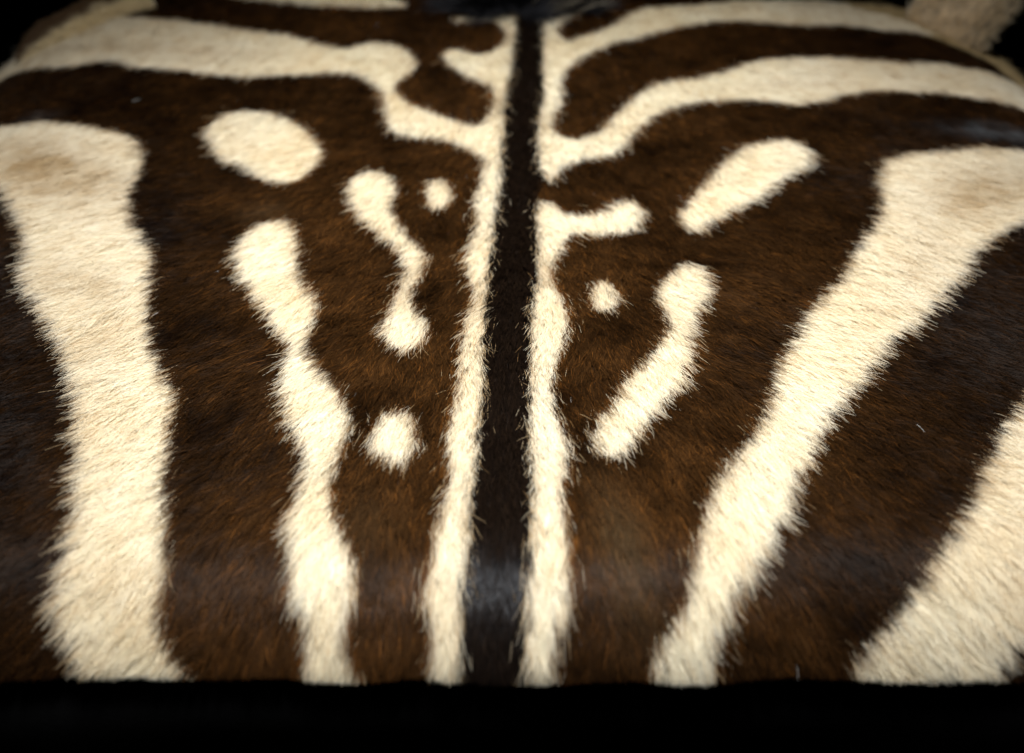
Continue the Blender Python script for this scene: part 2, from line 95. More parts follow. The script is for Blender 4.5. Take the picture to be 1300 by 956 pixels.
    'curved_right': [(0.1263,0.1204),(0.1356,0.1352),(0.1459,0.1486),(0.1520,0.1558),(0.1569,0.1583),(0.1627,0.1560),(0.1679,0.1495),(0.1724,0.1389),(0.1748,0.1264),(0.1733,0.1140),(0.1695,0.1014),(0.1636,0.0888),(0.1575,0.0761),(0.1535,0.0628),(0.1504,0.0492),(0.1482,0.0342),(0.1464,0.0201),(0.1448,0.0090),(0.1428,-0.0007),(0.1396,-0.0092),(0.1353,-0.0173),(0.1291,-0.0254),(0.1224,-0.0338),(0.1163,-0.0436),(0.1102,-0.0533),(0.1037,-0.0619),(0.0980,-0.0694),(0.0948,-0.0750),(0.0924,-0.0808),(0.0900,-0.0899),(0.0870,-0.0980),(0.0818,-0.1009),(0.0757,-0.1013),(0.0695,-0.1002),(0.0638,-0.0979),(0.0590,-0.0951),(0.0560,-0.0904),(0.0566,-0.0823),(0.0592,-0.0724),(0.0631,-0.0621),(0.0681,-0.0513),(0.0742,-0.0406),(0.0804,-0.0295),(0.0854,-0.0175),(0.0907,-0.0061),(0.0975,0.0025),(0.1046,0.0107),(0.1112,0.0212),(0.1173,0.0324),(0.1231,0.0437),(0.1273,0.0552),(0.1281,0.0665),(0.1269,0.0776),(0.1239,0.0883),(0.1215,0.0989),(0.1223,0.1093)],
    'broad_right': [(0.3600,0.3068),(0.3626,0.3152),(0.3660,0.3230),(0.3721,0.3305),(0.3805,0.3373),(0.3919,0.3433),(0.4059,0.3485),(0.4224,0.3530),(0.4413,0.3566),(0.4628,0.3602),(0.4848,0.3615),(0.5031,0.3604),(0.5270,0.3592),(0.5922,0.3885),(0.7180,0.4080),(0.7090,0.3630),(0.6037,0.3066),(0.5238,0.2337),(0.4796,0.2162),(0.4642,0.2081),(0.4581,0.2035),(0.4531,0.2013),(0.4485,0.1984),(0.4400,0.1900),(0.4306,0.1801),(0.4217,0.1723),(0.4134,0.1633),(0.4076,0.1510),(0.4012,0.1378),(0.3910,0.1257),(0.3796,0.1129),(0.3680,0.0968),(0.3570,0.0817),(0.3476,0.0718),(0.3390,0.0635),(0.3306,0.0540),(0.3229,0.0461),(0.3161,0.0429),(0.3104,0.0401),(0.3065,0.0331),(0.3025,0.0253),(0.2954,0.0186),(0.2886,0.0118),(0.2857,0.0039),(0.2824,-0.0045),(0.2740,-0.0133),(0.2656,-0.0215),(0.2624,-0.0276),(0.2593,-0.0338),(0.2522,-0.0418),(0.2448,-0.0506),(0.2404,-0.0601),(0.2368,-0.0691),(0.2325,-0.0753),(0.2282,-0.0819),(0.2243,-0.0927),(0.2199,-0.1034),(0.2136,-0.1100),(0.2076,-0.1158),(0.2037,-0.1226),(0.2009,-0.1302),(0.1994,-0.1401),(0.1979,-0.1496),(0.1947,-0.1570),(0.1910,-0.1630),(0.1878,-0.1665),(0.1835,-0.1712),(0.1764,-0.1820),(0.1696,-0.1924),(0.1660,-0.1979),(0.1625,-0.2023),(0.1565,-0.2077),(0.1509,-0.2133),(0.1487,-0.2193),(0.1470,-0.2252),(0.1437,-0.2305),(0.1403,-0.2355),(0.1381,-0.2402),(0.1364,-0.2453),(0.1354,-0.2520),(0.1349,-0.2593),(0.1354,-0.2665),(0.1358,-0.2741),(0.1352,-0.2820),(0.1342,-0.2929),(0.1351,-0.3153),(0.1330,-0.3396),(0.1173,-0.3464),(0.1005,-0.3401),(0.0942,-0.3155),(0.0921,-0.2928),(0.0897,-0.2816),(0.0883,-0.2740),(0.0883,-0.2687),(0.0891,-0.2644),(0.0904,-0.2593),(0.0921,-0.2542),(0.0942,-0.2491),(0.0968,-0.2442),(0.1004,-0.2399),(0.1042,-0.2355),(0.1082,-0.2310),(0.1118,-0.2258),(0.1143,-0.2192),(0.1162,-0.2115),(0.1174,-0.2027),(0.1192,-0.1932),(0.1238,-0.1835),(0.1288,-0.1729),(0.1313,-0.1604),(0.1342,-0.1467),(0.1399,-0.1327),(0.1475,-0.1185),(0.1573,-0.1048),(0.1677,-0.0908),(0.1765,-0.0747),(0.1845,-0.0591),(0.1911,-0.0470),(0.1968,-0.0352),(0.2015,-0.0208),(0.2061,-0.0054),(0.2113,0.0099),(0.2175,0.0252),(0.2258,0.0399),(0.2341,0.0538),(0.2396,0.0668),(0.2452,0.0791),(0.2539,0.0906),(0.2635,0.1017),(0.2731,0.1126),(0.2822,0.1237),(0.2900,0.1357),(0.2969,0.1482),(0.3022,0.1609),(0.3081,0.1743),(0.3176,0.1890),(0.3277,0.2041),(0.3364,0.2177),(0.3436,0.2315),(0.3480,0.2471),(0.3507,0.2625),(0.3517,0.2760),(0.3526,0.2879),(0.3560,0.2979)],
    'low_right': [(0.4006,-0.0233),(0.3886,-0.0371),(0.3802,-0.0475),(0.3719,-0.0591),(0.3643,-0.0705),(0.3570,-0.0818),(0.3500,-0.0932),(0.3430,-0.1046),(0.3361,-0.1162),(0.3292,-0.1291),(0.3225,-0.1410),(0.3166,-0.1491),(0.3103,-0.1569),(0.3028,-0.1681),(0.2953,-0.1784),(0.2880,-0.1859),(0.2810,-0.1928),(0.2751,-0.2006),(0.2694,-0.2083),(0.2627,-0.2158),(0.2566,-0.2226),(0.2536,-0.2275),(0.2507,-0.2319),(0.2451,-0.2368),(0.2391,-0.2422),(0.2344,-0.2482),(0.2300,-0.2552),(0.2254,-0.2640),(0.2216,-0.2738),(0.2194,-0.2833),(0.2179,-0.2955),(0.2109,-0.3186),(0.2180,-0.3425),(0.2696,-0.3485),(0.3200,-0.3391),(0.3269,-0.3160),(0.3231,-0.2945),(0.3241,-0.2834),(0.3243,-0.2757),(0.3241,-0.2693),(0.3243,-0.2642),(0.3262,-0.2602),(0.3294,-0.2568),(0.3319,-0.2542),(0.3404,-0.2494),(0.3678,-0.2483),(0.3975,-0.2232),(0.4463,-0.0890),(0.5062,0.0851),(0.4870,0.0837),(0.4465,0.0286),(0.4211,0.0006)],
    'far_left': [(-0.4072,0.8821),(-0.3330,0.8830),(-0.2580,0.7980),(-0.2055,0.7579),(-0.1705,0.7480),(-0.1494,0.7385),(-0.1372,0.7295),(-0.1271,0.7209),(-0.1263,0.7133),(-0.1410,0.7079),(-0.1668,0.7046),(-0.2044,0.7052),(-0.2463,0.7119),(-0.2842,0.7221),(-0.3189,0.7327),(-0.3487,0.7390),(-0.3727,0.7528),(-0.4151,0.8788)],
    'tan_edge': [(0.4200,0.7620),(0.4181,0.7224),(0.4327,0.7120),(0.4464,0.6930),(0.4617,0.6750),(0.4752,0.6553),(0.4888,0.6371),(0.5044,0.6231),(0.5199,0.6126),(0.5331,0.6043),(0.5448,0.5982),(0.5538,0.5950),(0.5619,0.5884),(0.5721,0.5719),(0.5816,0.5542),(0.5841,0.5392),(0.5877,0.5226),(0.6003,0.4911),(0.6450,0.5190),(0.7120,0.5400),(0.7060,0.5790),(0.6879,0.6103),(0.6686,0.6530),(0.6482,0.6887),(0.6272,0.7171),(0.6060,0.7381),(0.5843,0.7556),(0.5350,0.7908),(0.4838,0.8143),(0.4551,0.8270)],
    'dorsal': [(0.0099,0.7200),(0.0073,0.7076),(0.0078,0.6838),(0.0057,0.6392),(0.0037,0.5898),(0.0025,0.5525),(0.0009,0.5202),(-0.0032,0.4897),(-0.0069,0.4609),(-0.0076,0.4334),(-0.0075,0.4041),(-0.0082,0.3673),(-0.0088,0.3323),(-0.0084,0.3092),(-0.0085,0.2888),(-0.0108,0.2634),(-0.0135,0.2390),(-0.0151,0.2174),(-0.0161,0.1997),(-0.0159,0.1903),(-0.0158,0.1804),(-0.0173,0.1606),(-0.0189,0.1376),(-0.0197,0.1157),(-0.0203,0.0939),(-0.0210,0.0734),(-0.0216,0.0536),(-0.0217,0.0346),(-0.0216,0.0156),(-0.0215,-0.0050),(-0.0215,-0.0252),(-0.0220,-0.0436),(-0.0227,-0.0614),(-0.0232,-0.0799),(-0.0238,-0.0965),(-0.0243,-0.1078),(-0.0251,-0.1182),(-0.0265,-0.1308),(-0.0278,-0.1449),(-0.0283,-0.1622),(-0.0286,-0.1778),(-0.0291,-0.1889),(-0.0297,-0.1984),(-0.0306,-0.2074),(-0.0315,-0.2162),(-0.0324,-0.2257),(-0.0329,-0.2355),(-0.0321,-0.2456),(-0.0312,-0.2555),(-0.0314,-0.2646),(-0.0318,-0.2735),(-0.0321,-0.2814),(-0.0325,-0.2917),(-0.0363,-0.3135),(-0.0347,-0.3380),(-0.0126,-0.3438),(0.0097,-0.3372),(0.0123,-0.3128),(0.0094,-0.2911),(0.0096,-0.2810),(0.0094,-0.2730),(0.0079,-0.2632),(0.0067,-0.2538),(0.0076,-0.2459),(0.0088,-0.2384),(0.0090,-0.2303),(0.0089,-0.2220),(0.0088,-0.2134),(0.0090,-0.2045),(0.0098,-0.1955),(0.0107,-0.1859),(0.0114,-0.1753),(0.0120,-0.1632),(0.0122,-0.1496),(0.0123,-0.1359),(0.0126,-0.1212),(0.0126,-0.1085),(0.0122,-0.1028),(0.0116,-0.0978),(0.0111,-0.0870),(0.0106,-0.0744),(0.0102,-0.0619),(0.0102,-0.0504),(0.0118,-0.0430),(0.0134,-0.0352),(0.0137,-0.0226),(0.0137,-0.0066),(0.0139,0.0136),(0.0142,0.0360),(0.0146,0.0584),(0.0154,0.0794),(0.0168,0.0948),(0.0185,0.1091),(0.0200,0.1267),(0.0211,0.1449),(0.0211,0.1616),(0.0209,0.1795),(0.0212,0.2029),(0.0215,0.2249),(0.0214,0.2379),(0.0218,0.2477),(0.0242,0.2586),(0.0267,0.2688),(0.0282,0.2761),(0.0286,0.2848),(0.0271,0.2990),(0.0252,0.3186),(0.0245,0.3463),(0.0246,0.3779),(0.0254,0.4094),(0.0272,0.4382),(0.0307,0.4588),(0.0339,0.4792),(0.0339,0.5072),(0.0332,0.5393),(0.0342,0.5749),(0.0355,0.6132),(0.0368,0.6504),(0.0379,0.6826),(0.0402,0.7084),(0.0387,0.7250),(0.0244,0.7269)],
}
# (centre u, centre v, radius u, radius v, rotation), weight
SHADOWS=[((-0.445,0.315,0.085,0.036,-0.60),1.2),((-0.37,0.13,0.045,0.02,-0.5),0.5),((-0.33,0.03,0.02,0.05,0.1),0.3),((0.455,0.285,0.07,0.032,0.6),0.8),((0.36,0.16,0.02,0.06,-0.5),0.32),((-0.42,0.60,0.12,0.014,-0.05),0.5),((0.27,0.50,0.07,0.012,0.0),0.22)]
GOLDEN=[((0.074,-0.175,0.016,0.05,0.2),0.60),((-0.10,-0.155,0.02,0.03,0.0),0.2),((-0.228,0.245,0.022,0.02,0.0),0.4)]
LEFT_BASE=[(-0.5816,0.6051),(-0.5479,0.619),(-0.5144,0.6424),(-0.4846,0.6773),(-0.4442,0.7136)]
RIGHT_BASE=[(0.4867,0.6835),(0.5076,0.6517),(0.5316,0.6307),(0.5420,0.6220),(0.5560,0.6100)]
WORN=[((0.50,0.40,0.045,0.016,-0.15),0.9),((-0.50,0.43,0.02,0.012,0.4),0.3)]


# ------------------------------------------------------------------ small helpers
def vnoise(u, v, cell, seed):
    r = np.random.default_rng(seed).random((257, 257))
    a = u / cell + 1000.37; b = v / cell + 1000.71
    i = np.floor(a).astype(int); j = np.floor(b).astype(int)
    fa = a - i; fb = b - j
    fa = fa * fa * (3 - 2 * fa); fb = fb * fb * (3 - 2 * fb)
    i0 = i % 256; j0 = j % 256; i1 = (i + 1) % 256; j1 = (j + 1) % 256
    return (r[i0, j0] * (1 - fa) * (1 - fb) + r[i1, j0] * fa * (1 - fb)
            + r[i0, j1] * (1 - fa) * fb + r[i1, j1] * fa * fb) * 2 - 1

def smooth(x, a, b):
    t = np.clip((x - a) / (b - a), 0, 1)
    return t * t * (3 - 2 * t)

def box_blur(f, r, n=2):
    for _ in range(n):
        for ax in (0, 1):
            p = np.concatenate([np.repeat(np.take(f, [0], ax), r + 1, ax), f, np.repeat(np.take(f, [-1], ax), r, ax)], ax)
            c = np.cumsum(p, ax, dtype=float)
            m = c.shape[ax]
            f = (np.take(c, range(2 * r + 1, m), ax) - np.take(c, range(0, m - 2 * r - 1), ax)) / (2 * r + 1)
    return f

# ------------------------------------------------------------------ rasterised marking map on the flat hide
GU0, GV0, GS = -0.76, -0.40, 0.001
NU, NV = 1521, 1321
LABELS = list(PATTERN)
lab = np.zeros((NV, NU), np.int16)
for k, name in enumerate(LABELS):
    p = np.array(PATTERN[name])
    i0 = max(int((p[:, 0].min() - GU0) / GS) - 1, 0); i1 = min(int((p[:, 0].max() - GU0) / GS) + 2, NU)
    j0 = max(int((p[:, 1].min() - GV0) / GS) - 1, 0); j1 = min(int((p[:, 1].max() - GV0) / GS) + 2, NV)
    uu, vv = np.meshgrid(GU0 + GS * np.arange(i0, i1), GV0 + GS * np.arange(j0, j1))
    inside = np.zeros(uu.shape, bool)
    q = np.roll(p, -1, 0)
    for (ax, ay), (bx, by) in zip(p, q):
        if ay == by:
            continue
        c = (ay > vv) != (by > vv)
        inside ^= c & (uu < (bx - ax) * (vv - ay) / (by - ay) + ax)
    sub = lab[j0:j1, i0:i1]
    sub[inside & ((sub == 0) | (name == 'dorsal'))] = k + 1
DORSAL = LABELS.index('dorsal') + 1
TAN = LABELS.index('tan_edge') + 1
cream = ((lab > 0) & (lab != DORSAL)).astype(float)
# the fur overhangs its roots, so the rooted patches are a little smaller than they look
shrunk = box_blur(cream, 4) < 0.73
lost = shrunk & (cream > 0.5)
dors = box_blur((lab == DORSAL).astype(float), 6)
lab[lost & (dors > 0.02)] = DORSAL
lab[lost & (dors <= 0.02)] = 0
cream = ((lab > 0) & (lab != DORSAL)).astype(float)
near_cream = box_blur(cream, 7)

def at(f, u, v):
    i = np.clip(np.rint((u - GU0) / GS).astype(int), 0, NU - 1)
    j = np.clip(np.rint((v - GV0) / GS).astype(int), 0, NV - 1)
    return f[j, i]

def hem(u):  # made-up front edge, ending the hide above the dark band
    return -0.2665 + 0.0025 * vnoise(u, u * 0, 0.045, 3) + 0.0008 * vnoise(u, u * 0, 0.013, 4)

def in_hide(u, v):
    back = 0.80 + 0.02 * vnoise(u, u * 0, 0.11, 5) - 0.10 * smooth(np.abs(u), 0.35, 0.7)
    side = 0.69 + 0.02 * vnoise(v, v * 0, 0.10, 6)
    return (v > hem(u)) & (v < back) & (np.abs(u) < side)

# ------------------------------------------------------------------ materials
def new_mat(name):
    m = bpy.data.materials.new(name)
    m.use_nodes = True
    nt = m.node_tree
    nt.nodes.clear()
    return m, nt, nt.nodes.new('ShaderNodeOutputMaterial')

def fur_material(name, sheen, rough, through, gloss=(1.0, 0.97, 0.93)):
    """a hair: matt pigmented shaft that lets some light through, with a cuticle reflection along it"""
    m, nt, out = new_mat(name)
    N = nt.nodes.new; Lk = nt.links.new
    a = N('ShaderNodeAttribute'); a.attribute_name = 'fur_color'
    hi = N('ShaderNodeHairInfo')
    ramp = N('ShaderNodeMapRange')
    ramp.inputs['To Min'].default_value = 0.90; ramp.inputs['To Max'].default_value = 1.06
    Lk(hi.outputs['Intercept'], ramp.inputs['Value'])
    mul = N('ShaderNodeVectorMath'); mul.operation = 'SCALE'
    Lk(a.outputs['Color'], mul.inputs[0]); Lk(ramp.outputs[0], mul.inputs['Scale'])
    d = N('ShaderNodeBsdfDiffuse'); Lk(mul.outputs[0], d.inputs['Color'])
    tr = N('ShaderNodeBsdfTranslucent'); Lk(mul.outputs[0], tr.inputs['Color'])
    m1 = N('ShaderNodeMixShader'); m1.inputs[0].default_value = through
    Lk(d.outputs[0], m1.inputs[1]); Lk(tr.outputs[0], m1.inputs[2])
    h = N('ShaderNodeBsdfHair'); h.component = 'Reflection'
    h.inputs['Color'].default_value = (*gloss, 1)
    h.inputs['RoughnessU'].default_value = rough
    h.inputs['RoughnessV'].default_value = 0.9
    m2 = N('ShaderNodeMixShader'); m2.inputs[0].default_value = sheen
    Lk(m1.outputs[0], m2.inputs[1]); Lk(h.outputs[0], m2.inputs[2])
    Lk(m2.outputs[0], out.inputs[0])
    return m

def skin_material(name, c1, c2, rough=0.8, scale=160):
    m, nt, out = new_mat(name)
    b = nt.nodes.new('ShaderNodeBsdfPrincipled')
    n = nt.nodes.new('ShaderNodeTexNoise'); n.inputs['Scale'].default_value = scale; n.inputs['Detail'].default_value = 4
    tc = nt.nodes.new('ShaderNodeTexCoord')
    nt.links.new(tc.outputs['Object'], n.inputs['Vector'])
    r = nt.nodes.new('ShaderNodeValToRGB')
    r.color_ramp.elements[0].color = (*c1, 1); r.color_ramp.elements[1].color = (*c2, 1)
    r.color_ramp.elements[0].position = 0.35; r.color_ramp.elements[1].position = 0.65
    nt.links.new(n.outputs['Fac'], r.inputs[0]); nt.links.new(r.outputs[0], b.inputs['Base Color'])
    bump = nt.nodes.new('ShaderNodeBump'); bump.inputs['Strength'].default_value = 0.25; bump.inputs['Distance'].default_value = 0.002
    nt.links.new(n.outputs['Fac'], bump.inputs['Height']); nt.links.new(bump.outputs[0], b.inputs['Normal'])
    b.inputs['Roughness'].default_value = rough
    b.inputs['Specular IOR Level'].default_value = 0.1
    nt.links.new(b.outputs[0], out.inputs[0])
    return m

M_FUR = fur_material('cream_fur_hair', 0.02, 0.20, 0.45)
M_DARK_FUR = fur_material('brown_fur_hair', 0.008, 0.09, 0.15)
M_BLACK_FUR = fur_material('black_fur_hair', 0.017, 0.07, 0.10, (0.88, 0.94, 1.0))
M_CREAM_SKIN = skin_material('cream_underfur', (0.42, 0.33, 0.20), (0.58, 0.48, 0.32))
M_BROWN_SKIN = skin_material('brown_underfur', (0.012, 0.006, 0.003), (0.030, 0.015, 0.007))
M_BLACK_SKIN = skin_material('black_underfur', (0.006, 0.004, 0.003), (0.012, 0.008, 0.005))
M_TAN_SKIN = skin_material('tan_underfur', (0.20, 0.14, 0.08), (0.32, 0.24, 0.14))
M_BARE_SKIN = skin_material('bare_hide', (0.36, 0.26, 0.19), (0.52, 0.41, 0.30), 0.7, 90)
M_CLOTH = skin_material('black_velvet', (0.0006, 0.0006, 0.0006), (0.0012, 0.0012, 0.0012), 0.95, 500)
M_FLOOR = skin_material('dark_floor', (0.004, 0.004, 0.004), (0.010, 0.010, 0.010), 0.9, 20)

# ------------------------------------------------------------------ builders
def mesh_ob(name, verts, faces, mat, parent=None):
    me = bpy.data.meshes.new(name)
    me.from_pydata(verts, [], faces)
    me.polygons.foreach_set('use_smooth', np.ones(len(me.polygons), bool))
    me.materials.append(mat)
    me.update()
    o = bpy.data.objects.new(name, me)
    COL.objects.link(o)
    o.parent = parent
    return o

def hair_ob(name, pts, rad, color, mat, parent):
    n, k, _ = pts.shape
    hc = bpy.data.hair_curves.new(name)
    hc.add_curves([k] * n)
    hc.attributes['position'].data.foreach_set('vector', pts.astype(np.float32).ravel())
    ra = hc.attributes.get('radius') or hc.attributes.new('radius', 'FLOAT', 'POINT')
    ra.data.foreach_set('value', rad.astype(np.float32).ravel())
    ca = hc.attributes.new('fur_color', 'FLOAT_COLOR', 'CURVE')
    ca.data.foreach_set('color', np.concatenate([color, np.ones((n, 1))], 1).astype(np.float32).ravel())
    hc.materials.append(mat)
    o = bpy.data.objects.new(name, hc)
    COL.objects.link(o)
    o.parent = parent
    o['kind'] = 'stuff'
    return o

# ------------------------------------------------------------------ floor and an added padded block, its black front filling the band below the hide
s = 6.0
floor = mesh_ob('floor', [(-s, -s, -0.52), (s, -s, -0.52), (s, s, -0.52), (-s, s, -0.52)], [(0, 1, 2, 3)], M_FLOOR)
floor['kind'] = 'structure'

added_ottoman = bpy.data.objects.new('added_ottoman', None)
COL.objects.link(added_ottoman)
added_ottoman.location = (0, 0.28, -0.52)
added_ottoman['label'] = 'added black padded block filling the dark band below the front edge of the zebra hide'
added_ottoman['category'] = 'added_ottoman'
nu, nv = 130, 140
gu, gv = np.meshgrid(np.linspace(-1.15, 1.15, nu), np.linspace(-0.72, 1.35, nv))
gp = surf(gu, gv, -0.006)
gp[..., 2] = np.maximum(gp[..., 2], -0.44)
idx = np.arange(nu * nv).reshape(nv, nu)
quads = np.stack([idx[:-1, :-1], idx[:-1, 1:], idx[1:, 1:], idx[1:, :-1]], -1).reshape(-1, 4)
loc = np.array(added_ottoman.location)
cush = mesh_ob('cushion', (gp.reshape(-1, 3) - loc).tolist(), quads.tolist(), M_CLOTH, added_ottoman)
for sx in (-0.42, 0.42):
    for sy in (-0.36, 0.36):
        v = []; f = []
        for j, (z, r) in enumerate(((0.0, 0.020), (0.02, 0.024), (0.10, 0.034))):
            for i in range(12):
                a = 2 * math.pi * i / 12
                v.append((sx + r * math.cos(a), sy + r * math.sin(a), z))
        for j in range(2):
            for i in range(12):
                f.append((j * 12 + i, j * 12 + (i + 1) % 12, (j + 1) * 12 + (i + 1) % 12, (j + 1) * 12 + i))
        f.append(tuple(range(11, -1, -1)))
        mesh_ob('leg', v, f, M_CLOTH, added_ottoman)

# ------------------------------------------------------------------ the hide: skin patches
hide = bpy.data.objects.new('zebra_hide', None)
COL.objects.link(hide)
hide['label'] = 'brown and cream striped zebra hide draped fur side up over an added black block'
hide['category'] = 'zebra hide'

INFO = {
    'broad_left': ('cream_stripe', 'broad cream stripe running down the left side'),
    'upper_left': ('cream_stripe', 'cream stripe across the far left shoulder, bending to the spine'),
    'spine_left': ('cream_stripe', 'narrow cream stripe along the left of the dark spine'),
    'spine_right': ('cream_stripe', 'far cream stripe along the right of the dark spine'),
    'upper_right': ('cream_stripe', 'farthest thin cream stripe on the right, tapering outward'),
    'lower_right': ('cream_stripe', 'second cream stripe from the far right edge, curving to the spine'),
    'spine_low_right': ('cream_stripe', 'near cream stripe along the right of the spine with a short side finger'),
    'mid_left': ('cream_stripe', 'wavy cream stripe between the broad left stripe and the spine'),
    'curved_right': ('cream_stripe', 'short crescent shaped cream stripe right of the spine'),
    'broad_right': ('cream_stripe', 'broad diagonal cream stripe on the right'),
    'low_right': ('cream_stripe', 'cream stripe in the near right corner'),
    'far_left': ('cream_stripe', 'farthest thin cream stripe on the left, beside the mane'),
    'squiggle': ('cream_spot', 'squiggly elongated cream mark left of the spine'),
    'oval_left': ('cream_spot', 'large oval cream spot on the far left'),
    'oval_right': ('cream_spot', 'slanted oval cream spot on the far right'),
    'dot_left': ('cream_spot', 'small round cream spot left of the spine'),
    'dot_right': ('cream_spot', 'small round cream spot right of the spine'),
    'spot_low': ('cream_spot', 'squarish cream spot low on the left of the spine'),
    'tan_edge': ('tan_edge', 'thin tan fur along the far right edge'),
    'dorsal': ('dorsal_stripe', 'straight blackish stripe along the spine'),
}
G = 0.004
cu = np.arange(-0.72, 0.72, G); cv = np.arange(-0.29, 0.84, G)
uu, vv = np.meshgrid(cu, cv)
sp = surf(uu, vv, 0.0)
fu, fv = np.meshgrid(cu[:-1] + G / 2, cv[:-1] + G / 2)
flab = at(lab, fu, fv)
ok = in_hide(fu, fv)
vid = np.arange(sp.shape[0] * sp.shape[1]).reshape(sp.shape[:2])
fq = np.stack([vid[:-1, :-1], vid[:-1, 1:], vid[1:, 1:], vid[1:, :-1]], -1)
PART = {}
flat = sp.reshape(-1, 3)
for k in range(len(LABELS) + 1):
    q = fq[ok & (flab == k)]
    used, inv = np.unique(q, return_inverse=True)
    if k == 0:
        name, label, mat = 'brown_coat', 'dark brown fur between the cream markings', M_BROWN_SKIN
    else:
        name, label = INFO[LABELS[k - 1]]
        mat = M_BLACK_SKIN if k == DORSAL else M_TAN_SKIN if k == TAN else M_CREAM_SKIN
    o = mesh_ob(name, flat[used].tolist(), inv.reshape(-1, 4).tolist(), mat, hide)
    o['label'] = label
    PART[k] = o

# ------------------------------------------------------------------ the hide: fur
DENS = 1120000          # hairs per square metre where the fur shows largest
def flow(u, v):
    """lie of the hair: from the mane to the tail, fanning out over the flanks (radians off the spine)"""
    a = math.radians(42) * np.tanh(u / 0.28) * (1 - 0.35 * smooth(v, 0.25, 0.6))
    a = a + 0.22 * vnoise(u, v, 0.07, 11) + 0.10 * vnoise(u, v, 0.022, 12)
    return a

area = 1.44 * 1.13
n0 = int(DENS * area)
u = rng.uniform(-0.72, 0.72, n0); v = rng.uniform(-0.29, 0.84, n0)
lod = np.ones(n0)
lod *= np.where(np.abs(u) > 0.47 + 0.30 * v, 0.22, 1.0)
lod *= np.where(v > 0.70, 0.3, 1.0)
lod *= 1 - 0.55 * smooth(v, 0.15, 0.5)
keep = in_hide(u, v) & (rng.random(n0) < lod)
u, v, lod = u[keep], v[keep], lod[keep]
n = len(u)
# tufts: hairs of one cell lean together
TC = 0.0034
ci = np.floor(u / TC + 0.45 * vnoise(v, u, TC * 1.5, 20)).astype(int); cj = np.floor(v / TC + 0.45 * vnoise(u, v, TC * 1.5, 21)).astype(int)
hh = (ci * 73856093 ^ cj * 19349663) & 0xffff
tr = np.random.default_rng(31).random((65536, 6))[hh]
tu = (ci + 0.2 + 0.6 * tr[:, 0]) * TC; tv = (cj + 0.2 + 0.6 * tr[:, 1]) * TC
# which marking a hair belongs to; ragged outline
soft = rng.random(n) < 0.30                     # stray hairs that blur the border
jit = np.where(soft, 0.0045, 0.0012)
ru = u + 0.0046 * (tr[:, 4] - 0.5) + rng.normal(0, 1, n) * jit
rv = v + 0.0046 * (tr[:, 5] - 0.5) + rng.normal(0, 1, n) * jit
ang = flow(u, v) + (tr[:, 2] - 0.5) * 0.50 + rng.normal(0, 0.12, n)
base_len = 0.0180 * (1 + 0.10 * vnoise(u, v, 0.05, 44))
# markings were outlined where the tips show, so look a little down the hair
mu = ru + np.sin(ang) * base_len * 0.50; mv = rv - np.cos(ang) * base_len * 0.50
hl = at(lab, mu, mv)
is_cream = (hl > 0) & (hl != DORSAL)
length = base_len * (0.70 + 0.45 * rng.random(n) + 0.45 * rng.random(n) ** 4) * (0.75 + 0.5 * tr[:, 3])
length *= np.where(is_cream, 1.0, 0.90)
ang = np.where(hl == DORSAL, ang * 0.5, ang)
fly = rng.random(n) < np.where(is_cream, 0.004, 0.002)
length = np.where(fly, length * 1.4, length)
ang = ang + np.where(fly, rng.normal(0, 0.25, n), 0)
# hairs are cut short at the made-up front edge of the hide
length = np.minimum(length, np.maximum((v - hem(u) + 0.0055) / np.maximum(np.cos(ang), 0.3), 0.003))
lift0 = np.radians(18 + 10 * rng.random(n) + 8 * (tr[:, 4] - 0.5)) + np.where(fly, 0.22, 0)
lift1 = np.radians(3 + 6 * rng.random(n) + 7 * (tr[:, 4] - 0.5)) + np.where(fly, 0.10, 0)
lift0 = lift0 + np.where(is_cream, 0.03, 0.0) + np.radians(5) * vnoise(u, v, 0.018, 47)
lift1 = np.maximum(lift1 + np.radians(4) * vnoise(u, v, 0.018, 47), 0.01)
lift1 = lift1 + np.where(hl == DORSAL, np.radians(9) * (tr[:, 3] - 0.5), 0)
curl = rng.normal(0, 0.16, n) + (tr[:, 5] - 0.5) * 0.35
K = 6
clump = (0.56 + 0.22 * rng.random(n)) * np.where(is_cream, 1.0, 0.8) * np.where(fly, 0, 1)
P = np.zeros((n, K, 3)); RAD = np.zeros((n, K))
pu, pv, ph = u.copy(), v.copy(), np.zeros(n)
w0 = 0.00013 / np.sqrt(lod) * (0.8 + 0.4 * rng.random(n)) * np.where(is_cream, 1.0, 1.05)
for k in range(K):
    t = k / (K - 1)
    cu_ = pu + (tu - u) * clump * t ** 1.2; cv_ = pv + (tv - v) * clump * t ** 1.2
    P[:, k] = surf(cu_, cv_, ph + 0.0002)
    RAD[:, k] = w0 * (1 - 0.62 * t ** 2.5)
    st = length / (K - 1)
    la = lift0 + (lift1 - lift0) * min(1.0, t * 1.5)
    aa = ang + curl * t
    pu = pu + np.sin(aa) * np.cos(la) * st; pv = pv - np.cos(aa) * np.cos(la) * st; ph = ph + np.sin(la) * st

# hair colour, one value per hair
nc = at(near_cream, u + np.sin(ang) * base_len * 0.5, v - np.cos(ang) * base_len * 0.5)
big = vnoise(u, v, 0.05, 51); mid = vnoise(u, v, 0.012, 52)
cr = np.array([0.875, 0.828, 0.675])[None] * (1 + 0.12 * (rng.random((n, 1)) - 0.5)) * np.ones((n, 3))
warm = np.clip(0.30 + 0.35 * big + 0.25 * mid, 0, 1)[:, None]
cr = cr * (1 - warm * np.array([0.05, 0.10, 0.20])[None])
tan = (rng.random(n) < 0.10 + 0.10 * np.clip(mid + big, 0, 1))[:, None]
cr = np.where(tan, cr * np.array([0.72, 0.60, 0.46])[None], cr)
